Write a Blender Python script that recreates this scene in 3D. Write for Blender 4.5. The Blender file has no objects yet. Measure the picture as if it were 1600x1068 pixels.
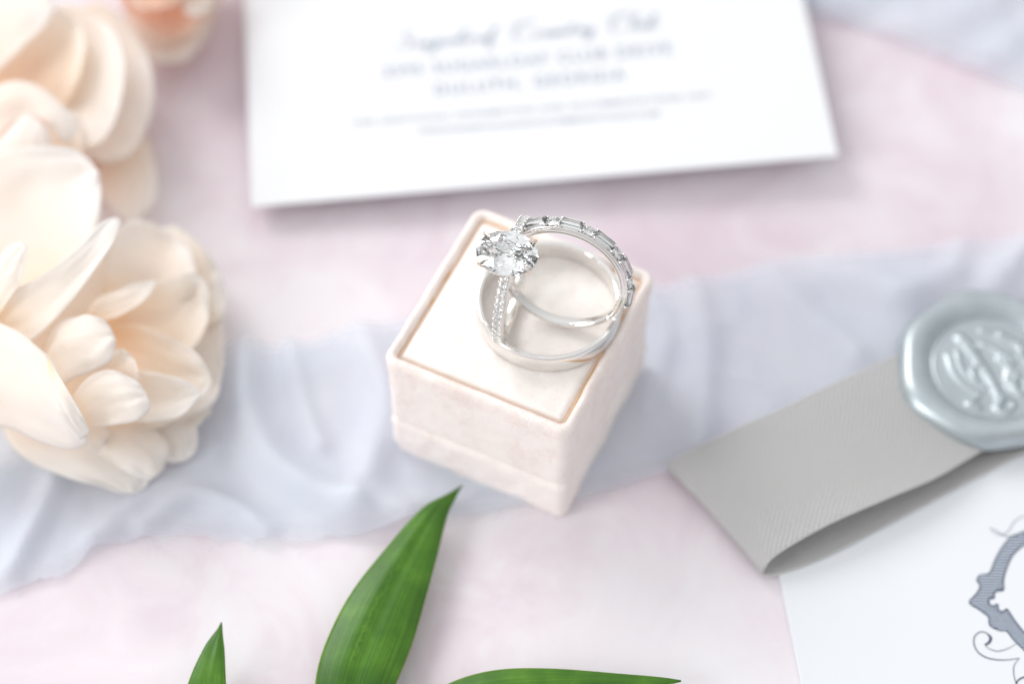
import bpy, bmesh, math, random
import numpy as np
from mathutils import Vector, Matrix, noise
S = bpy.context.scene
COL = S.collection
random.seed(7); RNG = np.random.RandomState(7)
# ------------------------------------------------------------------ camera, world, lamps, exposure (1 unit = 1 cm)
S.unit_settings.system = 'METRIC'; S.unit_settings.scale_length = 0.01
FPX = 3500.0; TH = math.radians(56)
D_ = Vector((0, math.cos(TH), -math.sin(TH))); UP = Vector((0, math.sin(TH), math.cos(TH))); RT = Vector((1, 0, 0))
CAM = Vector((-0.109029, -18.098695, 28.620007))
cd = bpy.data.cameras.new('camera'); cam = bpy.data.objects.new('camera', cd); COL.objects.link(cam); S.camera = cam
cam.location = CAM; cam.rotation_euler = (math.radians(90) - TH, 0, 0)
cd.sensor_width = 36; cd.lens = FPX / 1600 * 36; cd.clip_start = 0.5; cd.clip_end = 2000
cd.dof.use_dof = True; cd.dof.focus_distance = 31.0
APERTURE_CM = 1.15
cd.dof.aperture_fstop = cd.lens * 1e-3 / APERTURE_CM
cd.dof.aperture_blades = 9

W = bpy.data.worlds.new('World'); S.world = W; W.use_nodes = True
wn = W.node_tree; bg = wn.nodes['Background']
tc = wn.nodes.new('ShaderNodeTexCoord'); dot = wn.nodes.new('ShaderNodeVectorMath'); dot.operation = 'DOT_PRODUCT'
dot.inputs[1].default_value = Vector((-0.45, 0.25, 0.86)).normalized()
rmp = wn.nodes.new('ShaderNodeMapRange'); rmp.inputs[1].default_value = -1; rmp.inputs[2].default_value = 1
rmp.inputs[3].default_value = 0.21; rmp.inputs[4].default_value = 0.99
wn.links.new(tc.outputs['Generated'], dot.inputs[0]); wn.links.new(dot.outputs['Value'], rmp.inputs[0])
bg.inputs[0].default_value = (0.985, 0.99, 1.0, 1); wn.links.new(rmp.outputs[0], bg.inputs[1])

def area(name, loc, target, sx, sy, power, col):
    l = bpy.data.lights.new(name, 'AREA'); l.shape = 'RECTANGLE'; l.size = sx; l.size_y = sy; l.energy = power; l.color = col
    o = bpy.data.objects.new(name, l); COL.objects.link(o); o.location = loc
    o.rotation_euler = (Vector(target) - Vector(loc)).to_track_quat('-Z', 'Y').to_euler(); return o
area('window_lamp', (-62, 70, 78), (0, 0, 0), 52, 52, 60000, (1.0, 0.99, 0.98))
area('side_window_lamp', (-85, -38, 50), (0, 0, 0), 34, 50, 38000, (1.0, 0.995, 0.985))

S.view_settings.view_transform = 'Standard'; S.view_settings.look = 'None'; S.view_settings.gamma = 1
S.view_settings.use_curve_mapping = False; S.view_settings.exposure = 0.13
S.render.engine = 'CYCLES'
cy = S.cycles; cy.use_denoising = True; cy.max_bounces = 16; cy.transmission_bounces = 14; cy.glossy_bounces = 8; cy.diffuse_bounces = 8
cy.transparent_max_bounces = 8; cy.caustics_refractive = True; cy.caustics_reflective = True; cy.blur_glossy = 1.5; cy.sample_clamp_indirect = 4

# ------------------------------------------------------------------ helpers
def P(px, py, z):
    """point at height z that lies on the sight line of photograph position (px, py)"""
    r = D_ + RT * ((px - 800) / FPX) + UP * ((534 - py) / FPX)
    return CAM + r * ((z - CAM.z) / r.z)

def mesh_obj(name, verts, faces, mat, parent=None, smooth=True, uvs=None):
    me = bpy.data.meshes.new(name); me.from_pydata([tuple(v) for v in verts], [], faces); me.update()
    if smooth: me.polygons.foreach_set('use_smooth', [True] * len(me.polygons))
    if uvs is not None:
        uv = me.uv_layers.new(name='UVMap'); li = np.empty(len(me.loops), int); me.loops.foreach_get('vertex_index', li)
        uv.data.foreach_set('uv', np.asarray(uvs, float)[li].ravel())
    me.materials.append(mat)
    o = bpy.data.objects.new(name, me); COL.objects.link(o); o.parent = parent
    return o
def empty(name, loc=(0, 0, 0)):
    o = bpy.data.objects.new(name, None); COL.objects.link(o); o.location = loc; o.empty_display_size = 0.3; return o
def tag(o, label, cat, group=None):
    o['label'] = label; o['category'] = cat
    if group: o['group'] = group
    return o
def adopt(child, parent):
    child.parent = parent; child.matrix_parent_inverse = Matrix.Translation(parent.location).inverted()
def crom(pts, n):
    """resample a polyline as a smooth Catmull-Rom curve, n points"""
    p = np.array([tuple(q) for q in pts], float)
    seg = np.maximum(np.linalg.norm(np.diff(p, axis=0), axis=1), 1e-6); t = np.r_[0, np.cumsum(np.sqrt(seg) * np.sqrt(seg))]
    t /= t[-1]; T = np.linspace(0, 1, n); out = np.empty((n, p.shape[1]))
    m = np.empty_like(p); m[1:-1] = (p[2:] - p[:-2]) / (t[2:] - t[:-2])[:, None]
    m[0] = (p[1] - p[0]) / (t[1] - t[0]); m[-1] = (p[-1] - p[-2]) / (t[-1] - t[-2])
    for i, x in enumerate(T):
        k = min(max(np.searchsorted(t, x) - 1, 0), len(t) - 2); h = t[k + 1] - t[k]; s = (x - t[k]) / h
        out[i] = (2*s**3 - 3*s**2 + 1) * p[k] + (s**3 - 2*s**2 + s) * h * m[k] + (-2*s**3 + 3*s**2) * p[k + 1] + (s**3 - s**2) * h * m[k + 1]
    return out
def grid_faces(nu, nv, closed_u=False, closed_v=False):
    f = []
    for i in range(nu if closed_u else nu - 1):
        for j in range(nv if closed_v else nv - 1):
            a, b = i, (i + 1) % nu; c, d = j, (j + 1) % nv
            f.append((a * nv + c, b * nv + c, b * nv + d, a * nv + d))
    return f

# ------------------------------------------------------------------ materials
class M:
    def __init__(s, name):
        s.m = bpy.data.materials.new(name); s.m.use_nodes = True; s.t = s.m.node_tree; s.b = s.t.nodes['Principled BSDF']
    def set(s, **k):
        for a, v in k.items():
            i = s.b.inputs[a.replace('_', ' ')]
            i.default_value = (*v, 1) if isinstance(v, tuple) and len(v) == 3 and i.type == 'RGBA' else v
        return s
    def n(s, typ, **k):
        nd = s.t.nodes.new('ShaderNode' + typ)
        for a, v in k.items():
            if a.startswith('i_'):
                key = a[2:].replace('_', ' '); nd.inputs[int(key) if key.isdigit() else key].default_value = v
            else: setattr(nd, a, v)
        return nd
    def l(s, a, b): s.t.links.new(a, b)
    def coord(s, kind='Object', scale=(1, 1, 1), rot=(0, 0, 0)):
        c = s.n('TexCoord'); mp = s.n('Mapping'); mp.inputs['Scale'].default_value = scale; mp.inputs['Rotation'].default_value = rot
        s.l(c.outputs[kind], mp.inputs[0]); return mp.outputs[0]
    def noise(s, vec, scale, detail=4, rough=.55, dist=0):
        nd = s.n('TexNoise', i_Scale=scale, i_Detail=detail, i_Roughness=rough, i_Distortion=dist); s.l(vec, nd.inputs['Vector']); return nd.outputs['Fac']
    def ramp(s, fac, stops):
        r = s.n('ValToRGB'); e = r.color_ramp.elements
        while len(e) > 1: e.remove(e[-1])
        e[0].position = stops[0][0]; e[0].color = (*stops[0][1], 1)
        for p, c in stops[1:]:
            x = e.new(p); x.color = (*c, 1)
        s.l(fac, r.inputs[0]); return r.outputs[0]
    def math(s, op, a, b=None, c=None):
        nd = s.n('Math', operation=op)
        for i, v in enumerate((a, b, c)):
            if v is None: continue
            if isinstance(v, (int, float)): nd.inputs[i].default_value = v
            else: s.l(v, nd.inputs[i])
        return nd.outputs[0]
    def mix(s, fac, a, b, blend='MIX'):
        nd = s.n('Mix', data_type='RGBA', blend_type=blend)
        for i, v in ((0, fac), (6, a), (7, b)):
            if isinstance(v, (int, float)): nd.inputs[i].default_value = v
            elif isinstance(v, tuple): nd.inputs[i].default_value = (*v, 1)
            else: s.l(v, nd.inputs[i])
        return nd.outputs[2]
    def bump(s, h, strength, dist=0.01, prev=None):
        b = s.n('Bump', i_Strength=strength, i_Distance=dist); s.l(h, b.inputs['Height'])
        if prev is not None: s.l(prev, b.inputs['Normal'])
        s.l(b.outputs[0], s.b.inputs['Normal']); return b.outputs[0]

def m_surface():
    k = M('painted_backdrop'); v = k.coord('Object')
    a = k.noise(v, .13, 3, .5, .8); b = k.noise(v, .55, 5, .6, 1.2); f = k.noise(v, 22, 5, .6)
    s = k.math('ADD', k.math('MULTIPLY', a, .66), k.math('MULTIPLY', b, .34))
    c = k.ramp(s, [(.34, (.62, .50, .56)), (.45, (.69, .605, .655)), (.54, (.745, .70, .735)), (.64, (.765, .755, .78))])
    c2 = k.mix(k.math('MULTIPLY', f, .10), c, (.62, .55, .58))
    k.l(c2, k.b.inputs['Base Color']); k.set(Roughness=.7); k.bump(f, .15, .02); return k.m
def m_paper(name, col):
    k = M(name); v = k.coord('Object'); f = k.noise(v, 60, 4, .6); g = k.noise(v, 3, 3)
    c = k.mix(k.math('MULTIPLY', g, .25), col, tuple(x * .96 for x in col)); k.l(c, k.b.inputs['Base Color'])
    k.set(Roughness=.6); k.bump(f, .12, .01); return k.m
def m_plain(name, col, rough=.5, **kw):
    k = M(name); v = k.coord('Object'); f = k.noise(v, 14, 4)
    c = k.mix(k.math('MULTIPLY', f, .4), col, tuple(x * .82 for x in col)); k.l(c, k.b.inputs['Base Color']); k.set(Roughness=rough, **kw); return k.m
def m_velvet(name, c0, c1, ribs=False):
    k = M(name); v = k.coord('Object', (1, 1, .55)); a = k.noise(v, 1.7, 5, .6, .5); f = k.noise(v, 32, 4, .7); g = k.noise(v, 6, 5, .72, 1.0)
    fac = k.math('ADD', k.math('MULTIPLY', a, .6), k.math('MULTIPLY', g, .4))
    c = k.ramp(fac, [(.40, c1), (.50, c0), (.75, tuple(min(1, x * 1.03) for x in c0))])
    c = k.mix(k.math('MULTIPLY', f, .10), c, c1); k.l(c, k.b.inputs['Base Color'])
    k.set(Roughness=.92, Specular_IOR_Level=.1, Sheen_Weight=.25, Sheen_Roughness=.5, Sheen_Tint=(1.0, .96, .94))
    h = k.math('ADD', k.math('MULTIPLY', f, .7), k.math('MULTIPLY', g, 1.0))
    if ribs:
        w = k.n('TexWave', i_Scale=12.0, i_Distortion=.8, i_Detail=2.0); w.bands_direction = 'DIAGONAL'
        mp = k.coord('Object', (1, 1, .03)); k.l(mp, w.inputs['Vector']); h = k.math('ADD', h, k.math('MULTIPLY', w.outputs['Fac'], .3))
    k.bump(h, .3, .03); return k.m
def m_fibre():
    k = M('velvet_fibres'); k.set(Base_Color=(.96, .915, .89), Roughness=.9, Specular_IOR_Level=.1); tr = k.n('BsdfTranslucent'); tr.inputs[0].default_value = (.97, .92, .895, 1)
    mx = k.n('MixShader', i_0=.55); k.l(k.b.outputs[0], mx.inputs[1]); k.l(tr.outputs[0], mx.inputs[2]); k.l(mx.outputs[0], k.t.nodes['Material Output'].inputs[0]); return k.m
def m_metal(name, col, rough):
    k = M(name); v = k.coord('Object'); f = k.noise(v, 9, 4, .7); s = k.noise(v, 140, 2)
    r = k.math('ADD', rough, k.math('MULTIPLY', f, rough * .6)); k.l(r, k.b.inputs['Roughness'])
    k.set(Base_Color=col, Metallic=1.0); k.bump(s, .005, .002); return k.m
def m_gem():
    k = M('diamond'); k.t.nodes.remove(k.b); g = k.n('BsdfGlass', i_Roughness=0.0, i_IOR=2.4); g.inputs[0].default_value = (.985, .99, .99, 1)
    k.l(g.outputs[0], k.t.nodes['Material Output'].inputs[0]); return k.m
def m_petal(name, base, mid, edge):
    k = M(name); uvn = k.n('UVMap'); sp = k.n('SeparateXYZ'); k.l(uvn.outputs[0], sp.inputs[0]); v = k.coord('Object')
    n = k.noise(v, 1.5, 4); u = k.math('ADD', sp.outputs[0], k.math('MULTIPLY', k.math('SUBTRACT', n, .5), .35))
    c = k.ramp(u, [(.0, base), (.30, mid), (.75, edge), (1.0, tuple(min(.93, x * 1.02) for x in edge))])
    st = k.n('TexNoise', i_Scale=1.0, i_Detail=3.0); mp = k.n('Mapping'); mp.inputs['Scale'].default_value = (1.5, 38, 1); k.l(uvn.outputs[0], mp.inputs[0]); k.l(mp.outputs[0], st.inputs['Vector'])
    c = k.mix(k.math('MULTIPLY', st.outputs['Fac'], .16), c, mid); k.l(c, k.b.inputs['Base Color'])
    k.set(Roughness=.55, Specular_IOR_Level=.25, Sheen_Weight=.15); k.bump(st.outputs['Fac'], .25, .02)
    tr = k.n('BsdfTranslucent'); k.l(c, tr.inputs[0]); mx = k.n('MixShader', i_0=.5)
    k.l(k.b.outputs[0], mx.inputs[1]); k.l(tr.outputs[0], mx.inputs[2]); k.l(mx.outputs[0], k.t.nodes['Material Output'].inputs[0]); return k.m
def m_cloth():
    k = M('blue_gauze'); v = k.coord('Object'); n = k.noise(v, .8, 4)
    c = k.ramp(n, [(.3, (.745, .805, .88)), (.7, (.81, .85, .90))])
    wv = k.noise(k.coord('Object', (1, .12, 1), (0, 0, .2)), 26, 3); wh = k.noise(k.coord('Object', (.12, 1, 1), (0, 0, .2)), 26, 3)
    h = k.math('ADD', wv, wh); c = k.mix(k.math('MULTIPLY', k.math('SUBTRACT', h, .7), .25), c, (.64, .70, .79)); k.l(c, k.b.inputs['Base Color'])
    k.set(Roughness=.75, Specular_IOR_Level=.2, Sheen_Weight=.3, Sheen_Roughness=.4); k.bump(h, .35, .02)
    tr = k.n('BsdfTranslucent'); k.l(c, tr.inputs[0]); mx = k.n('MixShader', i_0=.35)
    k.l(k.b.outputs[0], mx.inputs[1]); k.l(tr.outputs[0], mx.inputs[2]); sheer = k.n('BsdfTransparent'); m2 = k.n('MixShader')
    uvn = k.n('UVMap'); sp = k.n('SeparateXYZ'); k.l(uvn.outputs[0], sp.inputs[0]); ed = k.math('ABSOLUTE', k.math('SUBTRACT', sp.outputs[1], .5))
    er = k.n('MapRange', i_1=.40, i_2=.50, i_3=.14, i_4=.55); k.l(ed, er.inputs[0]); k.l(er.outputs[0], m2.inputs[0])
    k.l(mx.outputs[0], m2.inputs[1]); k.l(sheer.outputs[0], m2.inputs[2]); k.l(m2.outputs[0], k.t.nodes['Material Output'].inputs[0]); return k.m
def m_satin():
    k = M('silver_satin'); uvn = k.n('UVMap'); mp = k.n('Mapping'); mp.inputs['Scale'].default_value = (1, 1, 1); k.l(uvn.outputs[0], mp.inputs[0])
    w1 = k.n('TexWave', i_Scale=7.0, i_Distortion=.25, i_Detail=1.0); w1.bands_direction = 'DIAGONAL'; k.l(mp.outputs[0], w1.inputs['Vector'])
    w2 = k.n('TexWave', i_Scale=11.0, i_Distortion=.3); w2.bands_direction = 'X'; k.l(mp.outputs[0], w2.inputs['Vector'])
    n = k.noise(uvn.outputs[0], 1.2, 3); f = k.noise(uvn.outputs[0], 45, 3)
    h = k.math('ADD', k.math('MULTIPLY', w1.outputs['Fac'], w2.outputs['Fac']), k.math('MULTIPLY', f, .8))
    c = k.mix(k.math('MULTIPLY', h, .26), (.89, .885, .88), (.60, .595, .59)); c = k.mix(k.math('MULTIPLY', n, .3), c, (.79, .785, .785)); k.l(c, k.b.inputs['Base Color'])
    k.set(Roughness=.36, Metallic=.08, Specular_IOR_Level=.5, Sheen_Weight=.2, Anisotropic=.5); k.bump(h, .9, .03)
    tr = k.n('BsdfTranslucent'); k.l(c, tr.inputs[0]); mx = k.n('MixShader', i_0=.40)
    k.l(k.b.outputs[0], mx.inputs[1]); k.l(tr.outputs[0], mx.inputs[2]); k.l(mx.outputs[0], k.t.nodes['Material Output'].inputs[0]); return k.m
def m_wax():
    k = M('pearl_wax'); v = k.coord('Object'); n = k.noise(v, 2.5, 4); f = k.noise(v, 45, 3)
    c = k.ramp(n, [(.3, (.40, .455, .48)), (.7, (.47, .525, .545))]); k.l(c, k.b.inputs['Base Color'])
    k.set(Roughness=.34, Metallic=.62, Specular_IOR_Level=.5, Coat_Weight=.2, Coat_Roughness=.2); k.bump(f, .04, .01); return k.m
def m_leaf():
    k = M('ruscus_leaf'); uvn = k.n('UVMap'); sp = k.n('SeparateXYZ'); k.l(uvn.outputs[0], sp.inputs[0]); v = k.coord('Object')
    st = k.n('TexNoise', i_Scale=1.0, i_Detail=4.0, i_Roughness=.6); mp = k.n('Mapping'); mp.inputs['Scale'].default_value = (1.3, 30, 1); k.l(uvn.outputs[0], mp.inputs[0]); k.l(mp.outputs[0], st.inputs['Vector'])
    n = k.noise(v, 1.4, 5); a = k.math('ADD', k.math('MULTIPLY', st.outputs['Fac'], .42), k.math('MULTIPLY', n, .58))
    c = k.ramp(a, [(.34, (.028, .10, .006)), (.52, (.060, .185, .010)), (.68, (.125, .30, .022))])
    # pale wandering streak beside the midrib
    w = k.noise(k.coord('Object', (1, 1, 1)), 7, 4, .7); off = k.math('MULTIPLY', k.math('SUBTRACT', w, .5), .22)
    dd = k.math('ABSOLUTE', k.math('SUBTRACT', k.math('ADD', sp.outputs[1], off), .40)); g = k.math('LESS_THAN', dd, .018)
    z = k.n('MapRange', i_1=.25, i_2=.35, i_3=0.0, i_4=.2); k.l(sp.outputs[0], z.inputs[0]); z2 = k.n('MapRange', i_1=.62, i_2=.72, i_3=1.0, i_4=0.0); k.l(sp.outputs[0], z2.inputs[0])
    c = k.mix(k.math('MULTIPLY', g, k.math('MULTIPLY', z.outputs[0], z2.outputs[0])), c, (.22, .45, .05))
    ed = k.math('GREATER_THAN', k.math('ABSOLUTE', k.math('SUBTRACT', sp.outputs[1], .5)), .485); c = k.mix(k.math('MULTIPLY', ed, .7), c, (.30, .40, .10))
    k.l(c, k.b.inputs['Base Color']); k.set(Roughness=.33, Specular_IOR_Level=.42); k.bump(st.outputs['Fac'], .22, .02)
    tr = k.n('BsdfTranslucent'); k.l(c, tr.inputs[0]); mx = k.n('MixShader', i_0=.18)
    k.l(k.b.outputs[0], mx.inputs[1]); k.l(tr.outputs[0], mx.inputs[2]); k.l(mx.outputs[0], k.t.nodes['Material Output'].inputs[0]); return k.m

MAT = dict(surface=m_surface(), card=m_paper('white_cardstock', (.745, .755, .775)), card2=m_paper('white_envelope_paper', (.73, .755, .79)),
    ink=m_plain('grey_blue_ink', (.40, .45, .53), .7), navy=m_plain('navy_ink', (.045, .065, .12), .6), hatch=m_plain('hatching_ink', (.03, .045, .09), .6),
    tint=m_plain('pale_navy_tint', (.58, .64, .73), .7),
    velvet=m_velvet('blush_velvet', (.94, .88, .85), (.885, .79, .75), True), pad=m_velvet('cream_velvet', (.90, .85, .815), (.855, .825, .785)),
    pile=m_fibre(), gilt=m_metal('gilt_line', (.80, .55, .25), .35),
    inner=m_plain('blush_lining', (.90, .76, .69), .85),
    plat=m_metal('polished_platinum', (.83, .815, .795), .016), plat2=m_metal('satin_white_gold', (.80, .775, .74), .06), claw=m_metal('claw_warm_reflection', (.88, .78, .68), .08), gem=m_gem(),  # claw is white metal with a warm reflection put into its colour
    petal=m_petal('cream_petal', (.95, .79, .58), (.96, .91, .85), (.965, .95, .93)), petal2=m_petal('peach_petal', (.94, .71, .47), (.955, .86, .75), (.96, .93, .89)),
    petal3=m_petal('coral_petal', (.90, .50, .30), (.92, .66, .52), (.93, .82, .74)), cloth=m_cloth(), satin=m_satin(), wax=m_wax(), leaf=m_leaf(),
    stem=m_plain('green_stem', (.09, .20, .04), .5))

# ------------------------------------------------------------------ the surface
n = 60; xs = np.linspace(-60, 60, n); ys = np.linspace(-45, 75, n)
vs = [(x, y, 0) for x in xs for y in ys]
o = mesh_obj('tabletop', vs, grid_faces(n, n), MAT['surface'], smooth=False); o['kind'] = 'structure'

# ------------------------------------------------------------------ blue gauze runners
def seg_dist(p, a, b):
    ab = b - a; t = np.clip(((p - a) @ ab) / (ab @ ab), 0, 1); return np.linalg.norm(p - (a + t[:, None] * ab), axis=1)
def poly_height(pp, ridges):
    z = np.zeros(len(pp))
    for pts, h, w in ridges:
        q = crom([(x, y) for x, y in pts], 24); d = np.full(len(pp), 1e9)
        for i in range(23): d = np.minimum(d, seg_dist(pp, q[i], q[i + 1]))
        z += 1.25 * h * np.exp(-(d / w) ** 2)
    return z
def gauze(name, top, bot, ridges, label, nu=260, nv=90, base=.03):
    T = crom(top, nu); B = crom(bot, nu); vv = np.linspace(0, 1, nv)
    px = T[:, None, :] * (1 - vv)[None, :, None] + B[:, None, :] * vv[None, :, None]
    pp = px.reshape(-1, 2).copy()
    fray = np.array([noise.noise(Vector((i * .16, 3.1, 0))) * 7 + noise.noise(Vector((i * .55, 9, 0))) * 3 for i in range(nu)])
    px[:, 0, 1] += fray; px[:, -1, 1] += np.roll(fray, 57) * 1.0
    z = base + poly_height(pp, ridges)
    g = np.array([P(a, b, 0)[:] for a, b in px.reshape(-1, 2)])
    for i, q in enumerate(g):
        z[i] += .035 * noise.noise(Vector((q[0] * .9 + q[1] * .5, q[1] * .35, 2))) + .05 * (.45 - abs(noise.noise(Vector((q[0] * .8 - q[1] * .3, q[1] * .9 + q[0] * .25, 11))))) ** 2 * 2 + .016 * noise.noise(Vector((q[0] * 3.1, q[1] * 1.6, 5))) + .05
    z = np.maximum(z, .012); g[:, 2] = z
    uv = np.stack(np.meshgrid(np.linspace(0, 1, nu), vv, indexing='ij'), -1).reshape(-1, 2)
    o = mesh_obj(name, g, grid_faces(nu, nv), MAT['cloth'], uvs=uv); tag(o, *label)
    # loose threads along the torn edge
    V, F = [], []
    for _ in range(90):
        i = RNG.randint(3, nu - 3); e = 0 if RNG.rand() < .5 else nv - 1; p = g.reshape(nu, nv, 3)[i, e]; a = RNG.uniform(0, 6.28); L = RNG.uniform(.1, .45)
        sgn = 1 if e == 0 else -1; pts = []
        for s in np.linspace(0, 1, 6):
            pts.append((p[0] + L * s * math.cos(a) + .08 * math.sin(s * 4 + a), p[1] + sgn * L * s * .6 + .04 * math.sin(s * 6 + a), max(.008, p[2] * (1 - s))))
        b0 = len(V)
        for q in pts: V += [(q[0] - .005, q[1], q[2]), (q[0] + .005, q[1] + .004, q[2] + .004)]
        F += [(b0 + 2*j, b0 + 2*j + 1, b0 + 2*j + 3, b0 + 2*j + 2) for j in range(5)]
    t = mesh_obj('loose_thread', V, F, MAT['cloth'], o); t['kind'] = 'stuff'
    return o
gauze('gauze_runner',
    [(-260, 640), (-100, 600), (60, 575), (230, 565), (370, 553), (520, 528), (640, 500), (800, 480), (960, 455), (1060, 447), (1180, 424), (1300, 404), (1450, 388), (1600, 374), (1800, 352), (2000, 330)],
    [(-260, 1010), (-100, 960), (0, 928), (95, 905), (150, 866), (250, 842), (400, 848), (560, 842), (700, 812), (870, 788), (1040, 742), (1150, 720), (1300, 700), (1450, 680), (1600, 660), (1750, 650), (1880, 640), (2000, 630)],
    [([(385, 540), (385, 640), (430, 730), (520, 790), (640, 815)], .30, 30), ([(560, 520), (600, 620), (585, 720), (560, 800)], .20, 26), ([(455, 540), (470, 620), (500, 700)], .12, 16),
     ([(-40, 780), (60, 720), (130, 690)], .25, 30), ([(20, 900), (70, 800), (100, 730)], .16, 18), ([(230, 830), (300, 780), (370, 800), (420, 840)], .14, 16), ([(150, 850), (210, 790), (330, 720)], .15, 26),
     ([(1080, 440), (1100, 560), (1090, 700)], .16, 26), ([(1185, 420), (1260, 500), (1330, 560)], .12, 26), ([(1230, 410), (1300, 430), (1420, 470)], .10, 26), ([(1000, 450), (1040, 520), (1010, 640)], .10, 20),
     ([(1500, 380), (1480, 430), (1400, 470)], .12, 26), ([(1600, 390), (1560, 440)], .16, 24), ([(700, 800), (760, 790), (840, 780)], .08, 12)],
    ('pale blue gauze runner with torn edges running under the ring box', 'fabric', 'blue gauze pieces'))
gauze('gauze_scarf',
    [(1080, -160), (1300, -230), (1500, -260), (1700, -230), (1900, -180)],
    [(1000, -60), (1150, 0), (1262, 28), (1372, 60), (1480, 100), (1600, 148), (1760, 215), (1900, 260)],
    [([(1300, 10), (1400, -40), (1500, -120)], .16, 34), ([(1400, 62), (1500, 30), (1620, -30)], .10, 30), ([(1540, 110), (1600, 60), (1700, 20)], .10, 28)],
    ('pale blue gauze lying folded at the top right corner', 'fabric', 'blue gauze pieces'), nu=140, nv=60, base=.06)

# ------------------------------------------------------------------ cards
def slab(name, corners, thick, mat, parent=None, bev=.012):
    """card with four top corners; its thickness goes downwards; slightly rounded rim"""
    nrm = (corners[1] - corners[0]).cross(corners[3] - corners[0]).normalized()
    if nrm.z < 0: nrm = -nrm
    bm = bmesh.new(); t = [bm.verts.new(c) for c in corners]; b = [bm.verts.new(c - nrm * thick) for c in corners]
    bm.faces.new(t); bm.faces.new(b[::-1])
    for i in range(4): bm.faces.new((t[i], b[i], b[(i + 1) % 4], t[(i + 1) % 4]))
    bmesh.ops.recalc_face_normals(bm, faces=bm.faces)
    bmesh.ops.bevel(bm, geom=bm.edges[:], offset=bev, segments=2, affect='EDGES')
    me = bpy.data.meshes.new(name); bm.to_mesh(me); bm.free(); me.materials.append(mat)
    o = bpy.data.objects.new(name, me); COL.objects.link(o); o.parent = parent; return o, nrm
L = P(393, 323, .38); R = P(1310, 243, .60)
ux = (R - L).normalized(); vy = Vector((0, 0, 1)).cross(ux).normalized(); cw = (R - L).length
vy = (vy - ux * vy.dot(ux)).normalized()
nz = ux.cross(vy).normalized()
card_len = 6.2
inv = empty('details_card', L)
tag(inv, 'white stationery card with blurred grey script, propped above the pink surface behind the ring box', 'card')
o, _ = slab('card_sheet', [L, R, R + vy * card_len, L + vy * card_len], .03, MAT['card'], bev=.006); adopt(o, inv)
def on_card(u, v, h=.006): return L + ux * u + vy * v + nz * h
def card_uv(px, py):
    r = D_ + RT * ((px - 800) / FPX) + UP * ((534 - py) / FPX); t = (L - CAM).dot(nz) / r.dot(nz); p = CAM + r * t - L
    return p.dot(ux), p.dot(vy)
def print_text(body, p0, p1, hpx, spacing=1.0, bold=.0, mat='ink'):
    """one printed line whose baseline runs from photograph position p0 to p1 on the card"""
    a = card_uv(*p0); b = card_uv(*p1); c = bpy.data.curves.new('lettering', 'FONT'); c.body = body; c.size = 1; c.space_character = spacing; c.offset = bold
    t = bpy.data.objects.new('t', c); COL.objects.link(t); dg = bpy.context.evaluated_depsgraph_get(); dg.update()
    me = bpy.data.meshes.new_from_object(t.evaluated_get(dg)); bpy.data.objects.remove(t)
    co = np.array([v.co[:] for v in me.vertices]); x0, x1 = co[:, 0].min(), co[:, 0].max(); capy = .7
    Lc = math.hypot(b[0] - a[0], b[1] - a[1]); e = ((b[0] - a[0]) / Lc, (b[1] - a[1]) / Lc); hh = hpx / 92.0
    for v, q in zip(me.vertices, co):
        s = (q[0] - x0) / (x1 - x0) * Lc; h = q[1] / capy * hh
        v.co = on_card(a[0] + e[0] * s - e[1] * h, a[1] + e[1] * s + e[0] * h)
    me.materials.clear(); me.materials.append(MAT[mat]); o = bpy.data.objects.new('lettering', me); COL.objects.link(o); o['kind'] = 'stuff'; adopt(o, inv); return o
print_text('2595 SUGARLOAF CLUB DRIVE', (598, 122), (1050, 84), 23, 1.25, .022)
print_text('DULUTH, GEORGIA', (680, 150), (978, 125), 23, 1.3, .022)
print_text('FOR ADDITIONAL INFORMATION AND ACCOMMODATIONS VISIT', (553, 197), (1112, 153), 10, 1.15, .02)
print_text('WEDDINGDETAILSANDACCOMMODATIONS.COM', (652, 210), (1030, 181), 10, 1.15, .02)
# brush-script line, drawn stroke by stroke: letters on a 1-high grid
GL = {
 'S': [[(.75,.95),(.55,1.1),(.3,1.0),(.25,.75),(.5,.55),(.62,.3),(.45,.02),(.15,-.02),(-.08,.2),(.05,.38)]],
 'C': [[(.85,.85),(.75,1.08),(.45,1.0),(.15,.6),(.15,.15),(.45,-.03),(.85,.2)],[(-.1,.75),(.05,1.0),(.5,1.12),(1.0,1.2)]],
 'u': [[(0,.1),(.12,.42),(.1,.08),(.25,.0),(.4,.4),(.38,.05),(.5,.1)]], 'g': [[(.4,.38),(.15,.4),(.05,.12),(.25,.02),(.42,.4),(.35,-.3),(.1,-.45),(.05,-.25),(.5,.12)]],
 'a': [[(.4,.38),(.15,.4),(.05,.12),(.22,.0),(.4,.38),(.4,.05),(.52,.1)]], 'r': [[(0,.1),(.12,.42),(.28,.38),(.22,.08),(.38,.08)]],
 'l': [[(0,.1),(.3,.8),(.3,1.0),(.15,.9),(.12,.1),(.32,.08)]], 'o': [[(.3,.4),(.08,.3),(.1,.02),(.33,.05),(.34,.36),(.5,.32)]],
 'f': [[(0,.1),(.3,.8),(.3,1.0),(.15,.9),(.1,-.4),(.25,-.35),(.2,.05),(.4,.1)]], 'n': [[(0,.1),(.1,.42),(.08,.0),(.28,.4),(.35,.05),(.48,.1)]],
 't': [[(0,.1),(.22,.75),(.15,.05),(.35,.1)],[(-.02,.5),(.38,.56)]], 'y': [[(0,.1),(.1,.4),(.15,.05),(.38,.4),(.28,-.4),(.05,-.35),(.5,.15)]], 'b': [[(0,.1),(.28,.85),(.2,.98),(.12,.8),(.12,.05),(.35,.1),(.35,.36),(.15,.34)]]}
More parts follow.
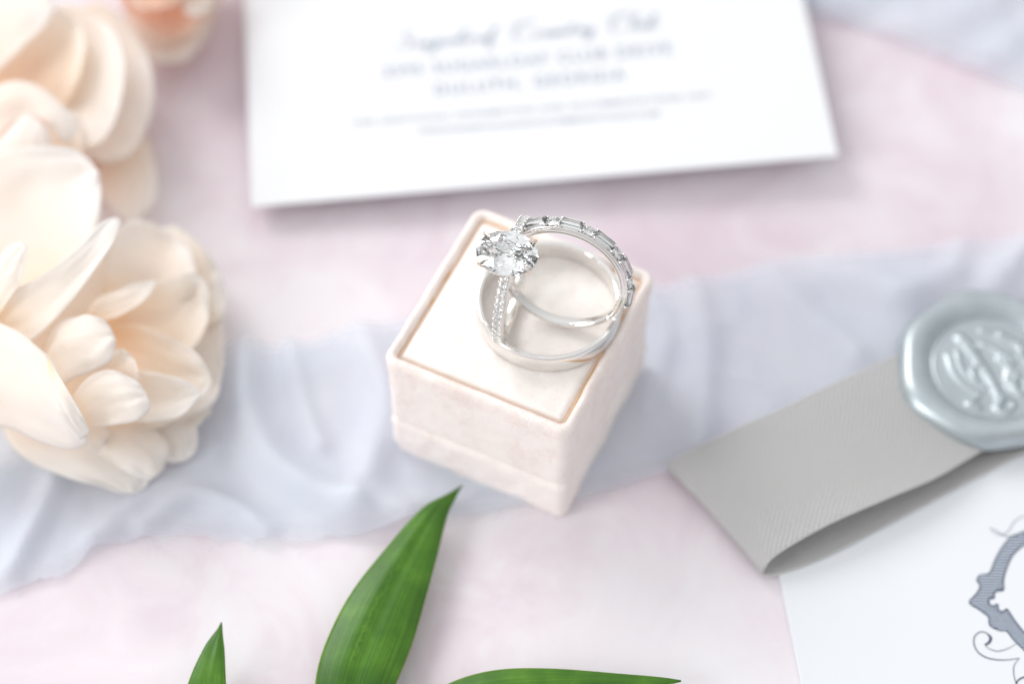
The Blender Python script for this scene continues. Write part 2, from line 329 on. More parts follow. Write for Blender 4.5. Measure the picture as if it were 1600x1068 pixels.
ADV = {'S': .82, 'C': .95, ' ': .55, 'l': .32, 't': .36, 'r': .36, 'f': .4}
def script_line(body, p0, p1, hpx):
    a = card_uv(*p0); b = card_uv(*p1); x = 0; st = []
    for ch in body:
        for s in GL.get(ch, []): st.append([(x + q[0] + .22 * q[1], q[1]) for q in s])
        x += ADV.get(ch, .48)
    Lc = math.hypot(b[0] - a[0], b[1] - a[1]); e = ((b[0] - a[0]) / Lc, (b[1] - a[1]) / Lc); hh = hpx / 92.0; V, F = [], []
    for s in st:
        q = crom(s, len(s) * 6)
        d = np.gradient(q, axis=0); d /= np.linalg.norm(d, axis=1)[:, None] + 1e-9; b0 = len(V)
        for k_, (p, t) in enumerate(zip(q, d)):
            wd = (.032 + .055 * max(0, -t[1])) * hh
            for sg in (-1, 1):
                xx = p[0] / x * Lc; yy = p[1] * hh; xx += -t[1] * sg * wd; yy += t[0] * sg * wd * 1
                V.append(on_card(a[0] + e[0] * xx - e[1] * yy, a[1] + e[1] * xx + e[0] * yy, .006 + .0004 * len(F) / 500))
        F += [(b0 + 2*j, b0 + 2*j + 1, b0 + 2*j + 3, b0 + 2*j + 2) for j in range(len(q) - 1)]
    o = mesh_obj('script_lettering', V, F, MAT['ink'], smooth=False); o['kind'] = 'stuff'; adopt(o, inv)
script_line('Sugarloaf Country Club', (618, 78), (1030, 44), 31)

# envelope with the crest, lower right
ZE = .09
def PE(px, py, h=0): return P(px, py, ZE + h)
ea = PE(1186, 742); ed = PE(1253, 1068); dn = (ed - ea).normalized(); dr = Vector((-dn.y, dn.x, 0)); env_w, env_l = 9.5, 6.2
env = empty('crest_card', ea); tag(env, 'white card printed with a navy hatched crest, lying under the silver satin ribbon', 'card')
o, _ = slab('card_sheet', [ea, ea + dn * env_l, ea + dn * env_l + dr * env_w, ea + dr * env_w], .075, MAT['card2']); adopt(o, env)
def Z(x, y): return (1200 + x / 2.9025, 700 + y / 2.9025)
outer = [Z(*q) for q in [(1240,345),(1190,362),(1140,384),(1100,402),(1060,450),(1030,505),(1002,566),(962,574),(948,596),(962,622),(948,655),(914,697),(960,730),(1000,762),(1006,800),(1052,824),(1082,826),(1110,862),(1150,902),(1200,950),(1260,985)]]
inner = [Z(*q) for q in [(1250,395),(1200,412),(1155,440),(1110,482),(1080,545),(1066,600),(1066,640)]]
clover = [Z(*q) for q in [(1040,644),(1022,660),(1026,676),(1004,680),(1002,704),(1022,714),(1040,706),(1044,730),(1064,740),(1082,728)]]
inner2 = [Z(*q) for q in [(1092,740),(1120,782),(1161,832),(1210,880),(1265,915)]]
MX = 1668  # the crest's axis of symmetry: its other half is outside the picture
ringp = outer + (inner + clover + inner2)[::-1]
def ink_line(pts, w, mat='navy', n=40, h=.0075, name='ink_outline', closed=False, mirror=True):
    q = crom(pts, n)
    for sgn in ((1, -1) if mirror else (1,)):
        V, F = [], []
        d = np.gradient(q, axis=0); d /= np.linalg.norm(d, axis=1)[:, None] + 1e-9; b0 = len(V)
        for k_, (p, t) in enumerate(zip(q, d)):
            ww = w * (.55 + .45 * math.sin(math.pi * k_ / (n - 1)))
            for s in (-1, 1):
                X, Y = p[0] - t[1] * s * ww, p[1] + t[0] * s * ww
                if sgn < 0: X = 2 * MX - X
                V.append(PE(X, Y, h))
        F += [(b0 + 2*j, b0 + 2*j + 1, b0 + 2*j + 3, b0 + 2*j + 2) for j in range(n - 1)]
        o = mesh_obj(name, V, F, MAT[mat], smooth=False); adopt(o, env)
def scan(poly, y):
    xs_ = []
    for (x0, y0), (x1, y1) in zip(poly, poly[1:] + poly[:1]):
        if (y0 <= y) != (y1 <= y): xs_.append(x0 + (y - y0) / (y1 - y0) * (x1 - x0))
    return sorted(xs_)
for (step, thick, mt, nm, h) in ((.5, .5, 'tint', 'crest_tint', .004), (4.3, 2.1, 'hatch', 'crest_hatching', .0058)):
    V, F = [], []; y = min(p[1] for p in ringp) + .3; ymax = max(p[1] for p in ringp)
    while y < ymax:
        x_ = scan(ringp, y)
        for a_, b_ in zip(x_[::2], x_[1::2]):
            for sg in (1, -1):
                A, B = (a_, b_) if sg > 0 else (2 * MX - b_, 2 * MX - a_); sl = 0
                b0 = len(V); V += [PE(A, y, h), PE(B, y, h), PE(B, y + thick, h), PE(A, y + thick, h)]; F.append((b0, b0 + 1, b0 + 2, b0 + 3))
        y += step
    o = mesh_obj(nm, V, F, MAT[mt], smooth=False); o['kind'] = 'stuff'; adopt(o, env)
ink_line(outer, 1.0, n=120, h=.008); ink_line(inner + clover + inner2, 1.25, n=140, h=.0085)
ink_line([Z(*q) for q in [(1008,360),(1030,385),(1062,392),(1092,372),(1120,330),(1165,305),(1230,300)]], .45, 'hatch')
ink_line([Z(*q) for q in [(1008,360),(1045,378),(1085,400),(1120,392),(1150,398),(1200,380)]], .5, 'navy')
ink_line([Z(*q) for q in [(982,888),(1004,868),(996,840),(966,830),(938,850),(934,885),(955,925),(1000,950),(1070,958),(1140,950)]], .8)
ink_line([Z(*q) for q in [(982,888),(1000,905),(1040,918),(1090,905),(1130,882)]], .5, 'hatch')
ink_line([Z(*q) for q in [(996,840),(1012,858),(1003,880),(985,892)]], 1.5)
ink_line([Z(*q) for q in [(1140,950),(1115,985),(1118,1040),(1135,1080),(1150,1120)]], .6)
ink_line([Z(*q) for q in [(1120,1100),(1130,1055),(1165,1035),(1215,1045),(1240,1090)]], 1.2)

# ------------------------------------------------------------------ satin ribbon
def loft(name, rows, mat, parent, nu, nv, thick=0, uvscale=(1, 1), shape=None):
    """rows: list of polylines (edge to edge) each a list of world points; surface through them"""
    cols = [crom(r, nu) for r in rows]; vv = np.linspace(0, 1, nv); G = np.empty((nu, nv, 3))
    for i in range(nu): G[i] = crom([c[i] for c in cols], nv) if len(cols) > 2 else cols[0][i] * (1 - vv)[:, None] + cols[1][i] * vv[:, None]
    if shape: shape(G)
    uv = np.stack(np.meshgrid(np.linspace(0, uvscale[0], nu), np.linspace(0, uvscale[1], nv), indexing='ij'), -1).reshape(-1, 2)
    o = mesh_obj(name, G.reshape(-1, 3), grid_faces(nu, nv), mat, parent, uvs=uv)
    if thick:
        md = o.modifiers.new('thickness', 'SOLIDIFY'); md.thickness = thick; md.offset = 0
    return o
rb = empty('satin_ribbon', P(1300, 760, .1)); tag(rb, 'silver grey satin ribbon folded into a loop over the crest card', 'ribbon')
def edge(pts): return [P(*q) for q in pts]
left_edge = edge([(1640, 560, .14), (1500, 610, .13), (1300, 655, .12), (1180, 690, .10), (1080, 722, .09), (1052, 733, .085), (1042, 731, .14), (1042, 727, .26), (1054, 717, .39), (1090, 698, .47), (1196, 650, .52), (1302, 600, .50), (1394, 558, .46), (1500, 508, .36), (1620, 455, .33)])
right_edge = edge([(1820, 612, .14), (1700, 662, .13), (1600, 706, .13), (1460, 779, .125), (1372, 827, .115), (1293, 868, .11), (1240, 889, .11), (1206, 898, .105), (1193, 896, .15), (1193, 890, .26), (1204, 873, .40), (1236, 850, .52), (1302, 814, .60), (1394, 774, .58), (1460, 746, .50), (1517, 713, .40), (1570, 680, .34), (1700, 618, .33), (1800, 570, .33)])
def warp(G):
    nu, nv, _ = G.shape
    for i in range(nu):
        for j in range(nv):
            p = Vector(G[i, j]); G[i, j, 2] += .018 * noise.noise(p * .9) * math.sin(math.pi * j / (nv - 1))
o = loft('ribbon_band', [left_edge, right_edge], MAT['satin'], None, 240, 60, .018, (14, 2.2), warp); adopt(o, rb)
V, F = [], []  # selvedge: stitched rib along each edge of the ribbon
for ei, e_ in enumerate((left_edge, right_edge)):
    q = crom(e_, 700); b0 = len(V)
    for k_, p in enumerate(q):
        r_ = .014 + .006 * (k_ % 2)
        V += [(p[0], p[1] - r_, p[2]), (p[0], p[1], p[2] + r_), (p[0], p[1] + r_, p[2]), (p[0], p[1], p[2] - r_)]
    F += [(b0 + 4*j + a, b0 + 4*j + (a + 1) % 4, b0 + 4*j + 4 + (a + 1) % 4, b0 + 4*j + 4 + a) for j in range(699) for a in range(4)]
adopt(mesh_obj('selvedge', V, F, MAT['satin'], uvs=[(0, 0)] * len(V)), rb)

# ------------------------------------------------------------------ wax seal
sc_ = P(1549, 572, .50); seal = empty('wax_seal', (sc_.x, sc_.y, .34)); tag(seal, 'pale silver blue wax seal stamped with a floral sprig, on the satin ribbon', 'wax seal')
NR, NT = 150, 300
strokes = []
def stk(pts, h, w): strokes.append((np.array(crom([(x / 100, y / 100) for x, y in pts], 16)), h, w))
# emblem in the stamped disc (hundredths of cm from its centre)
stk([(-35, 45), (-22, 20), (-8, -10), (2, -40), (8, -60)], .075, .055); stk([(-40, 52), (-33, 38), (-24, 28)], .05, .075)
stk([(-8, 40), (10, 30), (28, 8), (34, -14)], .05, .05); stk([(-62, 20), (-58, -8), (-44, -32), (-24, -48)], .035, .05); stk([(-48, 26), (-46, 0), (-34, -22), (-14, -36)], .03, .045)
stk([(8, -60), (0, -74), (14, -80), (24, -68), (12, -58)], .06, .05); stk([(-30, -58), (-40, -66), (-28, -72)], .05, .05)
stk([(30, -30), (42, -18), (50, -34), (40, -48), (28, -40)], .05, .045); stk([(46, 20), (58, 4), (62, -18)], .045, .045); stk([(20, 56), (38, 46), (50, 30)], .045, .05)
stk([(-6, 66), (10, 62), (24, 60)], .035, .04); stk([(14, 14), (24, -4), (22, -24)], .04, .045); stk([(-20, 4), (-30, -8), (-26, -22)], .035, .04)
for k_ in range(9):
    a = RNG.uniform(-1.9, .9); r_ = RNG.uniform(28, 66); x, y = r_ * math.cos(a), r_ * math.sin(a); stk([(x, y), (x + 7, y + 5), (x + 10, y - 3)], .04, .035)
V, F = [], []
def seal_h(rr, a, x, y, Rout):
    fl = .13; Ri = .955
    if rr < Ri:
        h = fl
        for q, hh, w in strokes:
            d = np.min((q[:, 0] - x) ** 2 + (q[:, 1] - y) ** 2); h += hh * math.exp(-d / (w * w))
        h += .012 * math.exp(-((rr - .86) / .02) ** 2)
        t = max(0, (rr - .90) / (Ri - .90)); h += .06 * t * t * (3 - 2 * t)
        return min(h, .27)
    t = (rr - Ri) / (Rout - Ri)
    return .17 + .125 * math.sin(math.pi * min(1, t * .95)) ** .7 if t < .5 else (.17 + .125 * math.sin(math.pi * .475) ** .7) * max(0, 1 - ((t - .5) / .5) ** 2.3) ** .6
for i in range(NR):
    for j in range(NT):
        a = 2 * math.pi * j / NT
        Rout = 1.43 + .028 * math.cos(7 * a + .4) + .03 * math.cos(3 * a + 1.1) + .03 * math.cos(2 * a)
        s = i / (NR - 1); rr = s * Rout; x, y = rr * math.cos(a), rr * math.sin(a)
        V.append((x, y, seal_h(rr, a, x, y, Rout) + .008 * noise.noise(Vector((x * 2, y * 2, 0)))))
o = mesh_obj('seal_wax', V, grid_faces(NR, NT, False, True), MAT['wax'], seal)

# ------------------------------------------------------------------ ring box
BOX_ROT = math.radians(-25.6); bx = empty('ring_box', (0.02, -0.02, 0)); bx.rotation_euler = (0, 0, BOX_ROT)
tag(bx, 'blush velvet ring box base without its lid, holding three rings on top', 'ring box')
HX, HY = 1.445, 1.515
def rr_loop(hx, hy, r, n=16, m=44):
    pts = []
    for cx, cy_, a0 in ((hx - r, hy - r, 0), (-hx + r, hy - r, 90), (-hx + r, -hy + r, 180), (hx - r, -hy + r, 270)):
        for k in range(n): a = math.radians(a0 + 90 * k / (n - 1)); pts.append((cx + r * math.cos(a), cy_ + r * math.sin(a)))
    q = []
    for k in range(len(pts)):
        a, b = pts[k], pts[(k + 1) % len(pts)]; q.append(a)
        if math.hypot(b[0] - a[0], b[1] - a[1]) > .3:
            for s in range(1, m): q.append((a[0] + (b[0] - a[0]) * s / m, a[1] + (b[1] - a[1]) * s / m))
    return q
def stack(name, prof, mat, r0, close_bottom=False, close_top=False, wob=.006, parent=bx, hx=HX, hy=HY):
    V = []; nl = None
    for ins, z in prof:
        lp = rr_loop(hx - ins, hy - ins, max(.03, r0 - ins * .8)); nl = len(lp)
        for x, y in lp:
            p = Vector((x, y, z)); k = wob * noise.noise(p * 2.2) + wob * .6 * noise.noise(p * 7)
            k += wob * 1.2 * noise.noise(Vector((x * 4, y * 4, z * 9))) if wob > .01 else 0
            q = math.hypot(x, y); V.append((x + x / q * k, y + y / q * k, z + wob * .8 * noise.noise(p * 2.6 + Vector((9, 0, 0)))))
    F = grid_faces(len(prof), nl, False, True); nrm = len(V)
    if close_top:
        V.append((0, 0, prof[-1][1])); b0 = (len(prof) - 1) * nl; F += [(b0 + j, b0 + (j + 1) % nl, nrm) for j in range(nl)]
    return mesh_obj(name, V, F, mat, parent)
prof = [(.12, .0), (.085, .015), (.06, .05), (.05, .10)] + [(.05 - .04 * math.sin(math.pi * .5 * s / 10), .10 + .70 * s / 10) for s in range(1, 11)]
stack('box_foot', [(.4, .005)] + prof + [(.03, .86), (.045, .90), (.07, .92), (.16, .925)], MAT['velvet'], .19, wob=.022)
rim = [(.13, .88), (.09, .92), (.05, .955), (.035, 1.0)] + [(.035 - .035 * s / 14 + .01 * math.sin(math.pi * s / 14), 1.0 + 1.30 * s / 14) for s in range(1, 15)]
RIM = 2.485
for s in range(1, 9):
    a = math.pi * s / 8; rim.append((.075 - .075 * math.cos(a), 2.30 + (RIM - 2.30) * math.sin(a) ** .7 if s < 8 else 2.34))
rim += [(.152, 2.32), (.155, 2.28)]
stack('box_shell', rim, MAT['velvet'], .20, wob=.012)
stack('box_lining', [(.145, 2.37), (.17, 2.36), (.26, 2.34), (.5, 2.32)], MAT['inner'], .17, close_top=True, wob=0)
# cushion
PAD = 2.445; V = []; n = 90; hx, hy = HX - .188, HY - .188
F = grid_faces(n, n)
for i in range(n):
    for j in range(n):
        u = -1 + 2 * i / (n - 1); v = -1 + 2 * j / (n - 1); x, y = u * hx, v * hy
        m_ = max(abs(u) * hx - (hx - .10), abs(v) * hy - (hy - .10), 0) / .10
        z = PAD - .17 * (1 - math.sqrt(max(0, 1 - m_ ** 2.4))); dx = abs(u) * hx - (hx - .08); dy = abs(v) * hy - (hy - .08)
        if dx > 0 and dy > 0:
            k = math.hypot(dx, dy); f = min(1, .08 / k); x = math.copysign(hx - .08 + dx * f, u); y = math.copysign(hy - .08 + dy * f, v)
        z += .014 * noise.noise(Vector((x * 1.4, y * 1.4, 3))) + .012 * noise.noise(Vector((x * 5, y * 5, 8)))
        V.append((x, y, z))
cush = mesh_obj('cushion', V, F, MAT['pad'], bx)
V, F = [], []
lp = rr_loop(HX - .163, HY - .163, .05)   # gilt edge line that shows in the gap
for k_, (x, y) in enumerate(lp):
    q = math.hypot(x, y); on = (x > HX - .22 and y < .7) or (x < -HX + .22 and (abs(y - .25) < .09 or abs(y + .25) < .05))
    nv_ = max(.0005, (.011 + .010 * noise.noise(Vector((x * 3, y * 3, 1))))) if on else .0004
    V += [(x - x / q * nv_, y - y / q * nv_, 2.385), (x + x / q * nv_, y + y / q * nv_, 2.385), (x + x / q * nv_, y + y / q * nv_, 2.27), (x - x / q * nv_, y - y / q * nv_, 2.27)]
F = [(4*j + a, 4*j + (a + 1) % 4, (4*j + 4 + (a + 1) % 4) % len(V), (4*j + 4 + a) % len(V)) for j in range(len(lp)) for a in range(4)]
mesh_obj('gilt_edge', V, F, MAT['gilt'], bx)
def pile(name, src, count, length, keep, width=.0035):
    me = src.data; me.calc_loop_triangles(); nv = len(me.vertices)
    co = np.empty(nv * 3); me.vertices.foreach_get('co', co); co = co.reshape(-1, 3)
    no = np.array([v.normal[:] for v in me.vertices])
    tr = np.array([t.vertices[:] for t in me.loop_triangles]); A, B, C = co[tr[:, 0]], co[tr[:, 1]], co[tr[:, 2]]
    ar = np.linalg.norm(np.cross(B - A, C - A), axis=1) * keep((A + B + C) / 3); idx = RNG.choice(len(tr), count, p=ar / ar.sum())
    r1 = np.sqrt(RNG.rand(count, 1)); r2 = RNG.rand(count, 1); p = A[idx] * (1 - r1) + B[idx] * r1 * (1 - r2) + C[idx] * r1 * r2
    nn = no[tr[idx, 0]]; dirv = nn + RNG.normal(0, .55, (count, 3)); dirv /= np.linalg.norm(dirv, axis=1)[:, None]
    sd = np.cross(dirv, RNG.normal(0, 1, (count, 3))); sd /= np.linalg.norm(sd, axis=1)[:, None]
    ln = length * RNG.uniform(.4, 1.5, (count, 1)); V = np.empty((count, 3, 3)); V[:, 0] = p - sd * width - nn * .004; V[:, 1] = p + sd * width - nn * .004; V[:, 2] = p + dirv * ln
    m2 = bpy.data.meshes.new(name); m2.vertices.add(count * 3); m2.vertices.foreach_set('co', V.ravel()); m2.loops.add(count * 3); m2.loops.foreach_set('vertex_index', np.arange(count * 3))
    m2.polygons.add(count); m2.polygons.foreach_set('loop_start', np.arange(0, count * 3, 3)); m2.update(calc_edges=True); m2.materials.append(MAT['pile'])
    o = bpy.data.objects.new(name, m2); COL.objects.link(o); o.parent = src.parent; o['kind'] = 'stuff'; return o
shell = [c for c in bx.children if c.name.startswith('box_shell')][0]; foot = [c for c in bx.children if c.name.startswith('box_foot')][0]
pile('velvet_pile', shell, 100000, .038, lambda c: 1.0 + 2.5 * (c[:, 2] > 2.2)); pile('velvet_pile', foot, 30000, .034, lambda c: 1.0 * (c[:, 2] > .02)); pile('velvet_pile', cush, 22000, .022, lambda c: 1.0 * (c[:, 2] > 2.3))

# ------------------------------------------------------------------ rings
def ring_mesh(frame, centre, section, R, n=200):
    """sweep a closed section [(radial offset, axial offset)] round a circle; section may depend on angle"""
    A, B, N = frame; V = []
    for i in range(n):
        a = 2 * math.pi * i / n; rad = A * math.cos(a) + B * math.sin(a); sec = section(a) if callable(section) else section
        for r_, w in sec: V.append(rad * (R + r_) + N * w + centre)
    return V, grid_faces(n, len(sec), True, True)
def rounded(th, w, r, k=5):
    pts = []
    for cx, cy_, a0 in ((th/2 - r, w/2 - r, 0), (-th/2 + r, w/2 - r, 90), (-th/2 + r, -w/2 + r, 180), (th/2 - r, -w/2 + r, 270)):
        for i in range(k): a = math.radians(a0 + 90 * i / (k - 1)); pts.append((cx + r * math.cos(a), cy_ + r * math.sin(a)))
    return pts
def local(o, parent): adopt(o, parent)
# gentleman's wide band, lying flat
wb_c = P(857.5, 466.5, PAD + .33); wb_c.z = PAD
wide = empty('wide_wedding_band', wb_c); tag(wide, 'plain polished wide platinum band lying flat around the feet of the other rings', 'ring')
sec = []
for i in range(13): a = math.radians(-90 + 180 * i / 12); sec.append((.022 + .043 * abs(math.cos(a)) ** .7, .17 + .165 * math.sin(a)))
for i in range(13): a = math.radians(90 + 180 * i / 12); sec.append((-.012 - .022 * abs(math.cos(a)) ** .5, .17 + .157 * math.sin(a)))
V, F = ring_mesh((Vector((1, 0, 0)), Vector((0, 1, 0)), Vector((0, 0, 1))), Vector((0, 0, .004)), sec, .980)
mesh_obj('band', V, F, MAT['plat'], wide)

def cut_stone(nm, rad, length=1.0, depth=1.0, seg=8):
    """faceted brilliant: unit local z up through the table, long axis x"""
    bm = bmesh.new(); s2 = 2 * seg
    def ringv(n, r, z, off): return [bm.verts.new((r * math.cos(2*math.pi*(k + off)/n) * length * rad, r * math.sin(2*math.pi*(k + off)/n) * rad, z * rad * depth)) for k in range(n)]
    ringv(seg, .52, .315, 0); ringv(seg, .80, .20, .5); ringv(s2, 1.0, .04, 0); ringv(s2, 1.0, -.02, 0); pz = lambda q: -.02 - .87 * (1 - q ** 1.18)
    if length > 1.1: ringv(s2, .84, pz(.84) - .02, .25); ringv(s2, .62, pz(.62) - .012, .6); ringv(seg, .42, pz(.42) - .006, .2); ringv(seg, .21, pz(.21), .6)
    else:
        ringv(s2, .80, pz(.80) - .015, .25); ringv(seg, .56, pz(.56) - .004, .5)
    bm.verts.new((-.10 * length * rad * (length > 1.1), 0, -.88 * rad * depth)); bm.verts.new((.10 * length * rad * (length > 1.1) + 1e-4, 0, -.88 * rad * depth))
    jr = random.Random(5)
    if length > 1.1:
        for v in bm.verts:
            if v.co.z < -.1 * rad: v.co.x += jr.uniform(-.03, .03) * rad; v.co.y += jr.uniform(-.03, .03) * rad; v.co.z += jr.uniform(-.02, .02) * rad
    bmesh.ops.convex_hull(bm, input=bm.verts[:]); loose = [v for v in bm.verts if not v.link_faces]; bmesh.ops.delete(bm, geom=loose, context='VERTS')
    bmesh.ops.recalc_face_normals(bm, faces=bm.faces); me = bpy.data.meshes.new(nm); bm.to_mesh(me); bm.free(); me.materials.append(MAT['gem']); return me
def baguette(nm, lx, ly, h):
    bm = bmesh.new()
    for k, z in ((.50, h * .50), (.76, h * .36), (1, .0), (1, -h * .08), (.75, -h * .34)):
        kx = 1 - (1 - k) * ly / lx
        for sx, sy in ((1, 1), (-1, 1), (-1, -1), (1, -1)): bm.verts.new((sx * lx / 2 * kx, sy * ly / 2 * k, z))
    bmesh.ops.convex_hull(bm, input=bm.verts[:]); bmesh.ops.dissolve_limit(bm, angle_limit=.01, verts=bm.verts, edges=bm.edges)
    bmesh.ops.recalc_face_normals(bm, faces=bm.faces); me = bpy.data.meshes.new(nm); bm.to_mesh(me); bm.free(); me.materials.append(MAT['gem']); return me
def ball_mesh(nm, r, mat, sx=1, sy=1, sz=1):
    bm = bmesh.new(); bmesh.ops.create_icosphere(bm, subdivisions=2, radius=r)
    for v in bm.verts: v.co = (v.co.x * sx, v.co.y * sy, v.co.z * sz)
    me = bpy.data.meshes.new(nm); bm.to_mesh(me); bm.free(); me.materials.append(MAT[mat]); me.polygons.foreach_set('use_smooth', [True] * len(me.polygons)); return me
def put(nm, me, pos, X, Yv, Zv, parent):
    o = bpy.data.objects.new(nm, me); COL.objects.link(o); m = Matrix((X, Yv, Zv)).transposed().to_4x4(); m.translation = pos - parent.location
    o.parent = parent; o.matrix_local = m; return o
def tube(nm, pts, radii, mat, parent, sides=10, n=14, flat=1.0):
    q = crom([tuple(p) for p in pts], n); rr = np.interp(np.linspace(0, 1, n), np.linspace(0, 1, len(radii)), radii); V = []
    prev = None
    for i in range(n):
        t = Vector(q[min(i + 1, n - 1)]) - Vector(q[max(i - 1, 0)]); t.normalize(); a = t.cross(prev if prev is not None else Vector((.3, .9, .2))); a = (a.cross(t) if prev is not None else a).normalized(); prev = a; b = t.cross(a)
        for k in range(sides): an = 2 * math.pi * k / sides; V.append(Vector(q[i]) + (a * math.cos(an) + b * math.sin(an) * flat) * rr[i])
    F = grid_faces(n, sides, False, True) + [tuple(range(sides))[::-1], tuple((n - 1) * sides + k for k in range(sides))]
    o = mesh_obj(nm, V, F, mat); adopt(o, parent); return o

# half-eternity ring, standing tilted inside the wide band
ta = math.radians(24); e_maj = RT * math.cos(ta) - UP * math.sin(ta); e_min = RT * math.sin(ta) + UP * math.cos(ta)
EM = (e_min * .715 - D_ * .70).normalized(); EA = e_maj; EN = EA.cross(EM).normalized()
ER = .85
def seat(pxy, frame, rout, wd):
    """height for the ring's centre so that its lowest point rests on the cushion"""
    A, B, N = frame; low = -(rout * math.sqrt(max(0, 1 - N.z ** 2)) + wd / 2 * abs(N.z)); z = PAD + .004 - low
    return P(pxy[0], pxy[1], z)
ec = seat((882, 431), (EA, EM, EN), ER + .08, .19)
etr = empty('half_eternity_ring', Vector((ec.x, ec.y, PAD))); tag(etr, 'ring set with baguette and round diamonds, tilted inside the wide band', 'ring')
def esec(a):
    a = (a + math.pi) % (2 * math.pi) - math.pi; st = 1 if -.25 < a < 3.0 else 0
    return rounded(.10 + .02 * st, .19 + .03 * st, .035)
def esec2(a):
    d = math.degrees(a) % 360; s = min(1, max(0, (min(d + 18 if d < 300 else d - 342, 175 - d if d < 300 else 20)) / 12)) if (d < 175 or d > 342) else 0
    return rounded(.085 + .01 * s, .165 + .035 * s, .035)
V, F = ring_mesh((EA, EM, EN), ec, esec2, ER, 240); adopt(mesh_obj('band', V, F, MAT['plat']), etr)
me_r = cut_stone('round_diamond', .092, depth=.62, seg=8); me_b = baguette('baguette_diamond', .315, .165, .11); me_k = ball_mesh('bead_claw', .019, 'plat', 1, 1, 1.5)
me_w = {}
for k_ in range(6):
    a0 = math.radians(-6 + 31.0 * k_)
    def fr(a): rad = EA * math.cos(a) + EM * math.sin(a); tan = -EA * math.sin(a) + EM * math.cos(a); return rad, tan
    rad, tan = fr(a0); put('round_diamond', me_r, ec + rad * (ER + .102), tan, EN, rad, etr) if k_ else None
    for s in ((-1, 1) if k_ else (1,)):
        for w in (-1, 1):
            aa = a0 + s * math.radians(6.3); rd, tn = fr(aa); put('claw', me_k, ec + rd * (ER + .10) + EN * w * .085, tn, EN, rd, etr)
    if k_ < 5 or True:
        ab = a0 + math.radians(15.5); rd, tn = fr(ab)
        if ab < math.radians(172): put('baguette_diamond', me_b, ec + rd * (ER + .095), tn, EN, rd, etr)
for s in (-1, 1):   # gallery rails either side of the stones
    V, F = [], []
    for i in range(120):
        a = math.radians(-16 + 186 * i / 119); rd = EA * math.cos(a) + EM * math.sin(a)
        for k in range(6): an = 2*math.pi*k/6; V.append(ec + rd * (ER + .055 + .022 * math.cos(an)) + EN * (s * .092 + .010 * math.sin(an)))
    F = grid_faces(120, 6, False, True); adopt(mesh_obj('gallery_rail', V, F, MAT['plat']), etr)

# engagement ring, standing on edge with its stone towards the camera
GU = (RT * .215 + UP * .976).normalized(); GV = (-D_ - RT * .13); GV = (GV - GU * GV.dot(GU)).normalized(); GN = GU.cross(GV).normalized()
GR = .80
gc = seat((801, 437), (GV, GU, GN), GR + .08, .16)
eng = empty('engagement_ring', Vector((gc.x, gc.y, PAD))); tag(eng, 'oval diamond solitaire ring with a pave shank, standing on edge on the cushion', 'ring')
V, F = ring_mesh((GV, GU, GN), gc, rounded(.12, .145, .045), GR, 220); adopt(mesh_obj('shank', V, F, MAT['plat2']), eng)
HA = math.radians(15); HD = GV * math.cos(HA) + GU * math.sin(HA); HT = -GV * math.sin(HA) + GU * math.cos(HA)
LX = (GN if GN.x > 0 else -GN); LY = HD.cross(LX).normalized()
rot = math.radians(3); LX2 = LX * math.cos(rot) + LY * math.sin(rot); LY2 = HD.cross(LX2)
me_p = cut_stone('pave_diamond', .056, depth=.65, seg=6); me_q = ball_mesh('bead', .0165, 'plat', 1, 1, 1.3)
stp = math.radians(7.15)
for sgn, cnt in ((1, 12), (-1, 17)):
    for k_ in range(cnt):
        a = HA + sgn * (math.radians(17) + k_ * stp); rd = GV * math.cos(a) + GU * math.sin(a); tn = -GV * math.sin(a) + GU * math.cos(a)
        put('pave_diamond', me_p, gc + rd * (GR + .098), tn, GN, rd, eng)
        aa = a + sgn * stp / 2; rd = GV * math.cos(aa) + GU * math.sin(aa); tn = -GV * math.sin(aa) + GU * math.cos(aa)
        for w in (-1, 1): put('bead', me_q, gc + rd * (GR + .088) + GN * w * .054, tn, GN, rd, eng)
hc = gc + HD * (GR + .36); SA, SB = .425, .315
me_o = cut_stone('oval_diamond', SB, SA / SB, .93, 8); put('oval_diamond', me_o, hc, LX2, LY2, HD, eng)
cd.dof.focus_distance = (hc - CAM).dot(D_) + .42
# basket: hidden halo rail with tiny beads, lower rail, four claws
def oval_rail(nm, a_, b_, h, r_, mat, n=72, beads=0):
    V = []
    for i in range(n):
        t = 2*math.pi*i/n; c = hc + LX2 * a_ * math.cos(t) + LY2 * b_ * math.sin(t) + HD * h; nr = (LX2 * math.cos(t) / a_ + LY2 * math.sin(t) / b_).normalized()
        for k in range(8): an = 2*math.pi*k/8; V.append(c + nr * r_ * math.cos(an) + HD * r_ * math.sin(an))
    adopt(mesh_obj(nm, V, grid_faces(n, 8, True, True), MAT[mat]), eng)
oval_rail('halo_rail', SA * .93, SB * .93, -.06, .022, 'plat2'); oval_rail('basket_rail', SA * .55, SB * .55, -.22, .02, 'plat2')
me_h = ball_mesh('halo_bead', .014, 'plat')
for i in range(44):
    t = 2*math.pi*i/44; put('halo_bead', me_h, hc + LX2 * SA * .965 * math.cos(t) + LY2 * SB * .965 * math.sin(t) - HD * .045, LX2, LY2, HD, eng)
for sx, sy, lab in ((-1, 1, 0), (1, 1, 0), (-1, -1, 0), (1, -1, 0)):
    t = math.radians(40); g = lambda k, h: hc + LX2 * sx * SA * math.cos(t) * k + LY2 * sy * SB * math.sin(t) * k + HD * h
    tube('claw', [g(.10, -.37), g(.45, -.27), g(.9, -.1), g(1.06, .02), g(1.03, .075), g(.90, .098), g(.80, .100)], [.03, .03, .03, .036, .034, .024, .006], MAT['claw'], eng, 10, 22)

